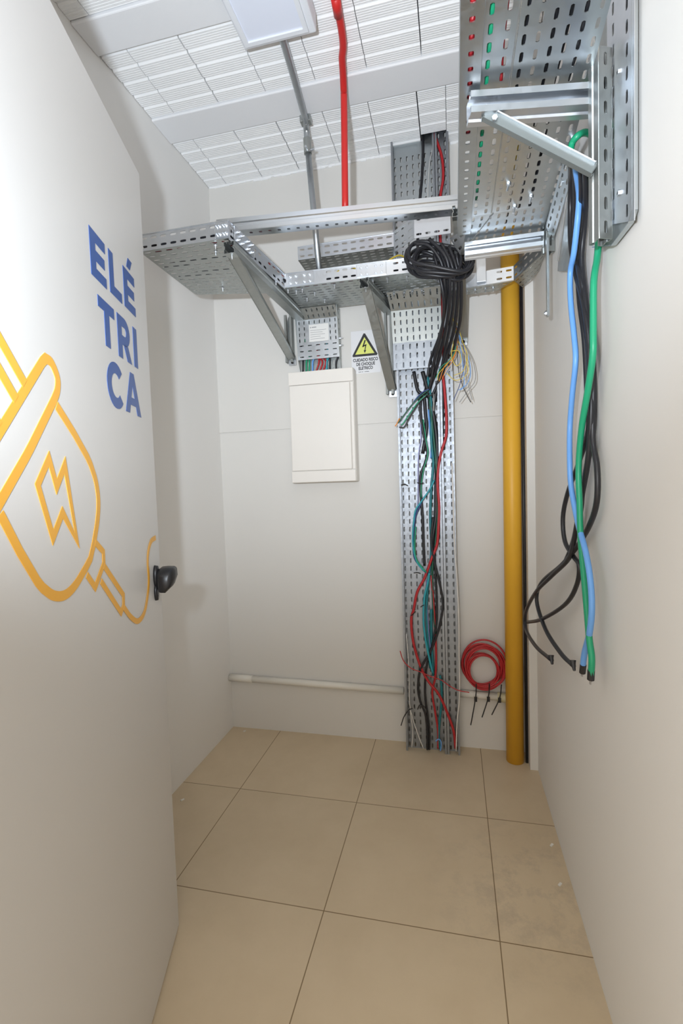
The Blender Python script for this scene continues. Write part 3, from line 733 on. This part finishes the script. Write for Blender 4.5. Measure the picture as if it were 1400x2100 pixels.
# dangling steel wall plate seen beside the cables (tray side of a second drop)
g = thing('tray_side_plate', (1.49, -0.80, 1.95), 'narrow steel side plate hanging beside the black cable bundle on the right', 'steel plate')
bm = bmesh.new()
pts = [at(1166, 375, 0, 1.490), at(1178, 400, 0, 1.490), at(1170, 556, 0, 1.490), at(1144, 556, 0, 1.490), at(1146, 520, 0, 1.490)]
bm.faces.new([bm.verts.new(p) for p in pts]); solid(link('plate_body', bm, ZINC, g), .003)
bm = bmesh.new(); obb(bm, at(1165, 375, 0, 1.486), at(1144, 535, 0, 1.486), .004, .006); link('plate_edge', bm, ZINCL, g)

# ------------------------------------------------------------------ cables
def cable(name, pts, r, col, label, cat='cable', group=None, seg=8, k=6, parent=None, tip=None):
    bm = bmesh.new(); tube(bm, pts, r, seg, k)
    o = link(name, bm, C_[col], parent, True)
    if parent is None: tag(o, label, cat, group)
    if tip:
        bm = bmesh.new(); e = Vector(pts[-1]); d = (e - Vector(pts[-2])).normalized()
        tube(bm, [e - d * tip[2], e + d * 0.002], r * 1.12, seg, 1); o2 = link('tape_end', bm, C_[tip[0]], o)
        bm = bmesh.new(); tube(bm, [e, e + d * .012 + Vector((0, .003, 0)), e + d * tip[1]], .0022, 6, 3); link('wire_tip', bm, C_['grey'], o)
    return o
XC = 1.462
def R_(pts, x=XC): return [at(px, py, 0, min(1.488, x - (e[0] if e else 0)) - 0.045 * min(1, max(0, (1180 - px) / 90)) * (py > 900)) for px, py, *e in pts]
# hanging bundle on the right
cable('blue_cable', R_([(1178, 318, .03), (1181, 350, .02), (1187, 400), (1184, 450), (1176, 520), (1169, 560), (1170, 620), (1177, 690), (1180, 740), (1173, 810), (1168, 880), (1168, 950), (1171, 1000), (1184, 1070), (1200, 1130), (1210, 1190), (1213, 1250), (1208, 1300), (1198, 1340), (1194, 1378)]), .0068, 'blue',
      'light blue cable hanging loose in front of the right wall', tip=('black', .012, .022))
cable('green_cable', R_([(1168, 330, .035), (1172, 296, .03), (1185, 278, .02), (1200, 272, .0), (1214, 280, -.02), (1222, 310, -.024), (1228, 380, -.024), (1228, 440, -.024), (1227, 490, -.022), (1224, 530, -.018), (1217, 580, -.006), (1216, 680), (1215, 730), (1205, 800), (1192, 880), (1186, 960), (1188, 1030), (1190, 1100), (1196, 1170), (1203, 1250), (1208, 1310), (1213, 1350), (1211, 1392)], XC), .0072, 'green',
      'green cable looping out of the bracket and hanging down the right wall', tip=('black', .014, .022))
BLK = 'black cables hanging at the right wall'
cable('black_cable', R_([(1170, 322, .035), (1170, 370, .01), (1169, 430), (1170, 500), (1180, 560), (1196, 620), (1206, 690), (1209, 760), (1212, 830), (1209, 900), (1203, 960), (1190, 1030), (1178, 1100), (1166, 1145), (1132, 1180), (1098, 1215), (1078, 1255), (1078, 1290), (1098, 1325), (1131, 1354)], XC + .016), .0066, 'black',
      'black hanging cable whose end curls farthest left, beside the yellow pipe')
cable('black_cable', R_([(1200, 335, .035), (1201, 400, .012), (1198, 460), (1192, 530), (1199, 600), (1206, 660), (1215, 730), (1216, 800), (1215, 900), (1224, 960), (1223, 1030), (1207, 1080), (1180, 1125), (1150, 1160), (1110, 1195), (1100, 1232), (1118, 1290), (1150, 1340), (1176, 1366)], XC + .020), .0066, 'black',
      'black hanging cable bulging to the right, its frayed end lowest of the black ones')
cable('black_cable', R_([(1190, 335, .04), (1192, 400, .02), (1186, 480), (1184, 550), (1188, 620), (1198, 700), (1203, 800), (1206, 880), (1186, 950), (1164, 1010), (1154, 1060), (1158, 1110), (1176, 1142), (1187, 1160), (1182, 1200), (1158, 1240), (1110, 1270), (1082, 1276)], XC + .022), .0062, 'black',
      'black hanging cable that loops left behind the blue one and ends against the pipe')
cable('black_cable', R_([(1179, 335, .045), (1180, 420, .025), (1178, 500, .01), (1190, 570, .01), (1204, 640), (1213, 720), (1218, 800), (1216, 880), (1206, 940), (1195, 1000), (1188, 1060), (1172, 1120), (1160, 1150)], XC + .024), .0066, 'black',
      'straightest black hanging cable, rearmost in the bundle at the right wall')
# frayed tips
for nm, (px, py) in (('black_cable.001', (1131, 1354)), ('black_cable.002', (1176, 1366))):
    o = bpy.data.objects[nm]; bm = bmesh.new(); e = R_([(px, py)], XC + .016)[0]; d = Vector((0, -.55, -.8)).normalized()
    tube(bm, [e - d*.016, e - d*.004 + Vector((0, .002, 0)), e + d*.012], lambda t: .0086 * (1 - .55*t), 8, 4)
    link('frayed_end', bm, C_['black'], o)

# black cable coil hung over the tray front
g = thing('cable_coil', (1.13, -0.40, 2.08), 'thick coil of black cable draped over the back tray', 'cable coil')
random.seed(11)
for i in range(9):
    cx, cy = 1.138 + random.uniform(-.014, .014), 2.090 + random.uniform(-.012, .012)
    rx, rz = .102 + random.uniform(-.022, .022), .060 + random.uniform(-.016, .022); rot = -0.32 + random.uniform(-.22, .22)
    y = -.44 + i * .012; pts = []
    for k in range(17):
        a = 2*PI*k/16 + i; X = rx*math.cos(a); Z = rz*math.sin(a)
        pts.append((cx + X*math.cos(rot) - Z*math.sin(rot), y + .035*math.sin(a), cy + X*math.sin(rot) + Z*math.cos(rot) + .008*math.sin(3*a)))
    bm = bmesh.new(); tube(bm, pts, .0068, 8, 4, caps=False); link('coil_loop', bm, C_['black'], g, True)
# strands that run from the coil down into the tall tray
def Y_(pts, y): return [at(px, py, 1, (e[0] if e else y)) for px, py, *e in pts]
dn = [
 ([(850, 500, -.44), (880, 505, -.45), (905, 540, -.44), (912, 590, -.40), (912, 640, -.30), (900, 690, -.16), (882, 740, -.09), (872, 800, -.06), (866, 812, -.055)], 'leftmost black strand falling from the coil to the tall tray'),
 ([(880, 490, -.44), (915, 530, -.45), (922, 590, -.40), (918, 650, -.30), (908, 700, -.18), (893, 760, -.09), (880, 810, -.06), (884, 900, -.04)], 'black strand from the coil that joins the bundle at the tall tray'),
 ([(905, 500, -.44), (928, 550, -.44), (930, 610, -.36), (924, 660, -.26), (912, 720, -.14), (899, 780, -.08), (884, 815, -.06)], 'black strand from the coil passing right of the bend cover'),
 ([(920, 505, -.42), (938, 560, -.41), (937, 620, -.32), (930, 680, -.2), (918, 720, -.12), (905, 770, -.08), (893, 810, -.06), (887, 860, -.045)], 'rightmost long black strand falling from the coil'),
 ([(900, 510, -.42), (916, 560, -.41), (914, 620, -.34), (904, 680, -.22), (893, 720, -.14), (884, 780, -.09), (874, 815, -.06)], 'black strand hidden among others in front of the bend cover'),
 ([(935, 520, -.40), (945, 580, -.36), (944, 650, -.26), (936, 690, -.17), (925, 730, -.1)], 'short black strand at the right edge of the coil, ending among thin wires'),
 ([(890, 520, -.43), (908, 600, -.40), (908, 660, -.30), (896, 720, -.16), (880, 770, -.09)], 'short black strand ending on the bend cover'),
]
for i, (pts, lab_) in enumerate(dn):
    cable('black_cable', Y_(pts, -.1), .0062 + .0008 * (i % 2), 'black', lab_, group='black strands falling from the coil')

# cables lying in the tall tray: (colour, radius, y, points, label)
G = 'loose cables in the tall tray'
tall = [
 ('black', .0085, -.050, [(848, 762), (856, 800), (868, 812), (872, 850), (874, 880), (866, 930)], 'thick black cable leaving the bend cover on its left side'),
 ('black', .0105, -.046, [(866, 762), (874, 790), (880, 815), (890, 860), (896, 920), (894, 1000), (893, 1060), (886, 1110), (890, 1140)], 'thick black cable in the middle of the tall tray, upper half'),
 ('darkgreen', .0055, -.052, [(880, 815), (886, 870), (892, 930), (896, 980), (897, 1050), (893, 1110), (886, 1170), (888, 1240), (893, 1300)], 'dark green cable running beside the thick black one'),
 ('black', .0065, -.056, [(862, 812), (862, 850), (868, 890), (876, 925), (871, 950), (862, 975), (862, 1010), (866, 1060), (868, 1120), (870, 1160)], 'black cable bowed to the left near the top of the tall tray'),
 ('green', .0028, -.062, [(867, 860), (873, 900), (877, 930), (869, 960), (864, 990), (863, 1020)], 'thin green wire following the bowed black cable'),
 ('teal', .0065, -.050, [(876, 770), (884, 830), (884, 900), (888, 950), (884, 1000), (882, 1060), (884, 1130), (878, 1190), (874, 1250), (877, 1310), (882, 1370)], 'teal cable down the centre of the tall tray'),
 ('blue', .0040, -.044, [(878, 840), (881, 880), (884, 910), (883, 940)], 'short light blue cable behind the black ones'),
 ('cyan', .0042, -.064, [(890, 985), (880, 1005), (864, 1028), (852, 1046), (848, 1070), (846, 1100), (848, 1130), (856, 1155), (870, 1172)], 'cyan cable sweeping left across the tall tray'),
 ('navy', .0046, -.060, [(864, 1030), (852, 1058), (848, 1090), (847, 1120), (850, 1145), (862, 1162), (875, 1176)], 'navy cable bowed left halfway down the tall tray'),
 ('green', .0034, -.066, [(852, 1080), (850, 1120), (853, 1145), (864, 1162), (874, 1174)], 'green wire inside the left bow of the tall tray'),
 ('red', .0070, -.058, [(908, 770), (912, 810), (915, 860), (914, 895), (905, 925), (899, 955), (897, 990), (900, 1040), (899, 1075), (896, 1115), (886, 1142), (876, 1170), (868, 1190), (855, 1215), (848, 1250), (843, 1270), (846, 1310), (856, 1350), (868, 1380), (880, 1400), (900, 1425), (918, 1465), (930, 1500), (934, 1535)], 'thick red cable winding down the whole tall tray'),
 ('red', .0055, -.052, [(884, 1180), (888, 1230), (892, 1290), (894, 1350), (892, 1390), (886, 1420), (892, 1460), (898, 1500), (898, 1535)], 'red cable in the lower middle of the tall tray'),
 ('black', .0060, -.060, [(888, 1060), (884, 1110), (892, 1160), (902, 1200), (908, 1240), (902, 1280), (893, 1310), (880, 1340), (862, 1372), (857, 1410), (862, 1440), (872, 1465), (876, 1500), (876, 1537)], 'black cable that bows right and then left in the lower tall tray'),
 ('black', .0055, -.056, [(890, 1120), (892, 1170), (895, 1230), (894, 1280), (884, 1330), (874, 1370), (871, 1420), (876, 1465), (880, 1500), (880, 1537)], 'black cable close beside the bowed one, lower tall tray'),
 ('cyan', .0055, -.064, [(880, 1175), (876, 1200), (870, 1225), (868, 1270), (872, 1310), (880, 1350), (887, 1380)], 'cyan cable in the lower half of the tall tray'),
 ('teal', .0070, -.046, [(884, 1250), (884, 1300), (886, 1340), (888, 1385)], 'short thick teal cable near the crossing of the red wire'),
 ('lilac', .0030, -.050, [(874, 1190), (876, 1250), (880, 1310), (884, 1340)], 'thin purple wire in the lower tall tray'),
 ('lilac', .0024, -.064, [(862, 870), (863, 900), (859, 925), (857, 960), (857, 1010), (856, 1040)], 'thin purple wire left of the bowed black cable'),
 ('teal', .0060, -.052, [(902, 1385), (905, 1410), (905, 1440), (901, 1480), (899, 1510), (901, 1535)], 'dark teal cable reaching the floor in the tall tray'),
 ('blue', .0030, -.060, [(893, 1520), (899, 1516), (904, 1522), (903, 1540)], 'small blue wire loop at the foot of the tall tray'),
 ('white', .0034, -.066, [(926, 950), (929, 1040), (931, 1110), (936, 1180), (940, 1260), (941, 1340), (942, 1400), (941, 1440), (937, 1480), (935, 1540)], 'thin white cable down the right edge of the tall tray'),
 ('white', .0022, -.066, [(833, 1300), (838, 1370), (839, 1430), (842, 1465), (846, 1500), (844, 1532)], 'thin white wire at the lower left of the tall tray'),
 ('white', .0022, -.070, [(841, 1455), (848, 1480), (858, 1510), (868, 1535)], 'thin white wire slanting right at the foot of the tall tray'),
 ('red', .0026, -.075, [(820, 1335), (827, 1355), (842, 1370), (862, 1378), (885, 1388), (905, 1395), (922, 1407), (940, 1416), (962, 1420)], 'thin red wire crossing the tall tray towards the red coil'),
 ('black', .0040, -.030, [(908, 765), (909, 830), (908, 900), (907, 960)], 'black cable in the narrow right channel of the tall tray'),
 ('grey', .0045, -.055, [(889, 808), (889, 843)], 'short grey cable sleeve at the knot of black cables'),
 ('black', .0070, -.030, [(866, 268), (867, 310), (865, 360), (861, 405), (858, 450), (856, 500), (856, 560)], 'black cable coming down from the ceiling hole'),
 ('red', .0070, -.034, [(888, 272), (896, 292), (904, 315), (908, 340), (908, 370), (903, 400), (901, 450), (904, 520), (906, 600), (907, 690), (907, 760)], 'red cable coming down from the ceiling hole'),
 ('white', .0018, -.030, [(888, 275), (886, 305), (880, 340), (877, 400), (877, 450)], 'thin white wire coming down from the ceiling hole'),
]
for col, r, y, pts, lab_ in tall:
    cable({'white': 'white_wire', 'lilac': 'purple_wire'}.get(col, col.replace('darkgreen', 'green').replace('navy', 'blue').replace('cyan', 'teal') + '_cable'), Y_(pts, y - .021), r * .88, col, lab_, group=G)

# coloured wire tails by the knot, ends at lower left
tails = [('darkgreen', [(878, 800), (862, 812), (846, 828), (832, 846), (820, 862), (815, 868)], 'dark green wire tail sticking out left of the knot'),
         ('green', [(876, 808), (858, 824), (842, 845), (828, 866), (822, 872)], 'green wire tail sticking out left of the knot, lowest of the tails'),
         ('navy', [(880, 798), (868, 803), (858, 812), (848, 824)], 'navy wire tail above the green ones left of the knot'),
         ('black', [(880, 806), (862, 822), (848, 842), (836, 862), (828, 876), (818, 876)], 'black wire tail bent at its tip left of the knot')]
for col, pts, lab_ in tails:
    cable({'navy': 'blue'}.get(col, col).replace('dark', '') + '_wire', Y_(pts, -.09), .0028, col, lab_, 'wire', 'wire tails left of the knot')
bm = bmesh.new(); tube(bm, Y_([(819, 858), (813, 870), (810, 874)], -.09), .003, 6, 3); tag(link('orange_wire', bm, C_['orange'], None, True), 'orange wire tip at the end of the green tails', 'wire', 'wire tails left of the knot')

# fan of thin wires right of the tall tray
fan = [('yellow', [(925, 640), (934, 680), (932, 720), (918, 745), (900, 765), (897, 780)]),
       ('orange', [(932, 650), (938, 700), (930, 735), (914, 760), (906, 778)]),
       ('blue', [(938, 680), (952, 710), (962, 740), (964, 770), (955, 790), (940, 800)]),
       ('navy', [(935, 670), (945, 690), (952, 730), (945, 780), (930, 820)]),
       ('yellow', [(936, 660), (948, 700), (958, 730), (950, 760), (930, 770)]),
       ('grey', [(940, 690), (960, 720), (972, 750), (974, 780), (960, 800), (942, 825)]),
       ('black', [(938, 720), (940, 760), (948, 790), (958, 812), (965, 825)]),
       ('green', [(936, 690), (932, 720), (920, 740), (905, 752), (893, 775)]),
       ('blue', [(941, 680), (945, 720), (950, 760), (951, 790), (944, 800)]),
       ('yellow', [(930, 700), (925, 730), (935, 750), (945, 740), (940, 720), (925, 720)]),
       ('white', [(934, 645), (930, 680), (926, 720), (925, 760)]),
       ('orange', [(938, 710), (928, 735), (912, 750), (900, 782)]),
       ('grey', [(935, 700), (950, 740), (960, 790), (968, 820)]),
       ('yellow', [(940, 700), (955, 735), (958, 765), (935, 780), (915, 765)])]
names = ['curling left over the tray edge', 'bending to the left low down', 'with the widest right-hand curve', 'reaching lowest of the blue ones', 'with a loop at mid height', 'farthest right of all', 'with a pink stripped end', 'crossing the others to the left', 'hanging nearly straight', 'curled into a small ring', 'hanging straight by the bend cover', 'ending over the red cable', 'ending lowest on the right', 'curving back under the others']
for i, (col, pts) in enumerate(fan):
    n = col
    cc = {'navy': 'blue', 'grey': 'grey'}.get(col, col)
    cable(cc + '_wire', Y_(pts, -.12 - .006 * (i % 5)), .0016 if i != 10 else .0026, col, 'thin %s wire in the fan beside the tall tray, %s' % (cc, names[i]), 'wire', 'fan of thin loose wires', seg=6)

# wires at the top of the distribution box
for i, (px, col) in enumerate([(621, 'black'), (628, 'green'), (634, 'green'), (641, 'blue'), (648, 'red'), (655, 'red'), (662, 'red'), (670, 'cyan'), (676, 'black'), (689, 'black')]):
    j = random.uniform(-4, 4); cc = {'cyan': 'teal'}.get(col, col)
    side = {621: 'leftmost', 628: 'second from left', 634: 'third from left', 641: 'beside the red ones', 648: 'left of three', 655: 'middle of three', 662: 'right of three', 670: 'right of the red ones', 676: 'second from right', 689: 'rightmost'}[px]
    cable(cc + '_wire', Y_([(px - 6 + j, 690), (px + j, 728), (px + (6 if col == 'red' else 0), 742), (px, 762)], -.030), .0042, col, '%s wire entering the cream box top, %s' % (cc, side), 'wire', 'wires entering the box', k=4)

# cables lying inside the trays; extra black ones added so the slots read dark
XL = [('red', [(0.14, -.72, 2.118), (.40, -.71, 2.118), (.455, -.40, 2.12), (.50, -.28, 2.12), (.9, -.27, 2.118)], .006, 'red cable lying in the stepped tray'),
      ('green', [(.435, -.50, 2.150), (.462, -.42, 2.170), (.50, -.29, 2.150), (.56, -.2, 2.118)], .003, 'green cable arching over the diagonal wall of the stepped tray'),
      ('red', [(.445, -.50, 2.150), (.468, -.40, 2.162), (.50, -.30, 2.140), (.55, -.2, 2.115)], .003, 'red cable arching beside the green one over the stepped tray'),
      ('blue', [(.44, -.48, 2.140), (.462, -.38, 2.155), (.495, -.28, 2.135), (.54, -.2, 2.115)], .003, 'blue cable arching beside the green one over the stepped tray'),
      ('yellow', [(.70, -.28, 2.15), (.74, -.29, 2.163), (.79, -.28, 2.158), (.84, -.27, 2.13)], .003, 'yellow wire showing above the front of the stepped tray'),
      ('yellow', [(.88, -.27, 2.15), (.92, -.26, 2.18), (.96, -.22, 2.215), (.99, -.18, 2.22)], .0035, 'yellow wire bent up beside the black coil'),
      ('orange', [(.89, -.26, 2.15), (.93, -.25, 2.18), (.965, -.21, 2.19)], .003, 'orange wire bent up beside the black coil'),
      ('green', [(1.245, -1.80, 2.082), (1.25, -1.2, 2.082), (1.245, -.8, 2.08)], .006, 'green cable in the overhead tray, left lane'),
      ('red', [(1.275, -1.80, 2.082), (1.270, -1.35, 2.082), (1.276, -1.2, 2.082)], .006, 'red cable in the overhead tray, left lane'),
      ('cyan', [(1.262, -1.5, 2.086), (1.262, -1.0, 2.086), (1.268, -.8, 2.084)], .005, 'teal cable in the overhead tray, left lane'),
      ('yellow', [(1.33, -1.15, 2.084), (1.335, -.95, 2.084), (1.33, -.66, 2.082)], .005, 'yellow cable in the middle of the overhead tray'),
      ('black', [(1.42, -1.86, 2.086), (1.41, -1.3, 2.086), (1.405, -.95, 2.086), (1.41, -.62, 2.084)], .010, 'thick black cable lying in the overhead tray, rightmost'),
      ('black', [(1.32, -1.86, 2.088), (1.318, -1.3, 2.088), (1.32, -1.17, 2.088)], .011, 'thick black cable lying in the overhead tray, leftmost'),
      ('black', [(1.352, -1.86, 2.088), (1.358, -1.3, 2.088), (1.355, -.62, 2.086)], .010, 'added thick black cable in the overhead tray, second from left, darkening its slots'),
      ('black', [(1.382, -1.86, 2.088), (1.380, -1.25, 2.088), (1.384, -.62, 2.086)], .010, 'added thick black cable in the overhead tray, third from left, darkening its slots'),
      ('black', [(.12, -.745, 2.128), (.425, -.747, 2.128), (.437, -.70, 2.128), (.464, -.42, 2.128), (.50, -.305, 2.128), (.55, -.303, 2.128), (1.03, -.30, 2.128)], .010, 'added black cable against the front wall of the stepped tray, darkening its slots'),
      ('black', [(.12, -.62, 2.112), (.40, -.60, 2.112), (.50, -.24, 2.112), (1.0, -.22, 2.112)], .010, 'added black cable along the middle of the stepped tray, darkening its slots'),
      ('black', [(.12, -.52, 2.112), (.38, -.50, 2.112), (.52, -.16, 2.112), (1.0, -.15, 2.112)], .010, 'added black cable in the rear half of the stepped tray, darkening its slots')]
for col, pts, r, lab_ in XL:
    cc = {'cyan': 'teal'}.get(col, col)
    cable(cc + '_cable', pts, r, col, lab_)

# red coil and its ties
g = thing('wire_coil', (1.283, -0.03, 0.36), 'coil of red wire hung above the white pipe beside the yellow pipe', 'cable coil')
random.seed(5)
for i in range(10):
    rx = .098 - .030 * (i / 9) + random.uniform(-.006, .006); rz = rx * random.uniform(1.02, 1.18)
    cx = 1.283 + random.uniform(-.010, .010); cz = .415 + random.uniform(-.01, .006) - (.098 - rx) * .5; y = -.022 - random.uniform(0, .022); ph = random.uniform(0, 6)
    pts = [(cx + rx*math.cos(2*PI*k/20), y + .004*math.sin(2*PI*k/20 + ph), cz + rz*math.sin(2*PI*k/20)) for k in range(21)]
    bm = bmesh.new(); tube(bm, pts, .0042, 8, 3, caps=False); link('coil_loop', bm, C_['red'], g, True)
for i, (a, b_, c, lab_) in enumerate((((976, 1402), (975, 1430), (965, 1487), 'longest black cable tie hanging from the red coil, leftmost'),
                        ((1003, 1402), (1001, 1430), (988, 1471), 'middle black cable tie hanging from the red coil'),
                        ((1028, 1404), (1024, 1432), (1008, 1466), 'rightmost black cable tie, fixing the red coil near the yellow pipe'))):
    bm = bmesh.new(); tube(bm, Y_([a, b_, c], -.062), .0026, 6, 3); box(bm, at(b_[0] - 3, b_[1], 1, -.066), at(b_[0] + 3, b_[1] + 8, 1, -.058))
    tag(link('cable_tie', bm, BLACKP), lab_, 'cable tie', 'ties on the red coil')
ties = [([(822, 995), (829, 993), (836, 996)], 'small black cable tie at the left edge of the tall tray, topmost on that edge'),
        ([(848, 1175), (855, 1174), (862, 1176)], 'small black cable tie by the left bow of cables in the tall tray'),
        ([(862, 1245), (866, 1242), (869, 1241)], 'small black cable tie below the left bow of cables'),
        ([(842, 1263), (848, 1258), (852, 1254)], 'small black cable tie on the thick red cable'),
        ([(822, 1488), (828, 1470), (838, 1456), (846, 1453)], 'black cable tie tail at the lower left of the tall tray'),
        ([(856, 1455), (860, 1446), (868, 1448), (874, 1455)], 'black cable tie loop round the black cables near the floor'),
        ([(855, 990), (863, 992), (868, 990)], 'black cable tie round the bowed black cable'),
        ([(870, 808), (878, 812), (888, 808)], 'black cable tie at the knot below the bend cover')]
for pts, lab_ in ties:
    bm = bmesh.new(); tube(bm, Y_(pts, -.095), .0024, 6, 3); tag(link('cable_tie', bm, BLACKP), lab_, 'cable tie', 'small ties in the tall tray')

# chips of plaster on the floor
for i, (px, py, lab_) in enumerate([(501, 1500, 'tiny white plaster chip on the floor in the far left corner'), (374, 1641, 'tiny white plaster chip on the floor beside the left wall'),
                    (1131, 1734, 'tiny white plaster chip on the floor by the right wall, the farther one'), (1148, 1815, 'elongated white plaster chip on the floor by the right wall, the nearer one')]):
    p = at(px, py, 2, 0.0); bm = bmesh.new()
    obb(bm, p + Vector((-.004, -.005, .0015)), p + Vector((.004, .006, .0015)), .005, .003, bevel=.001)
    tag(link('plaster_chip', bm, PVCW), lab_, 'debris', 'plaster chips on the floor')
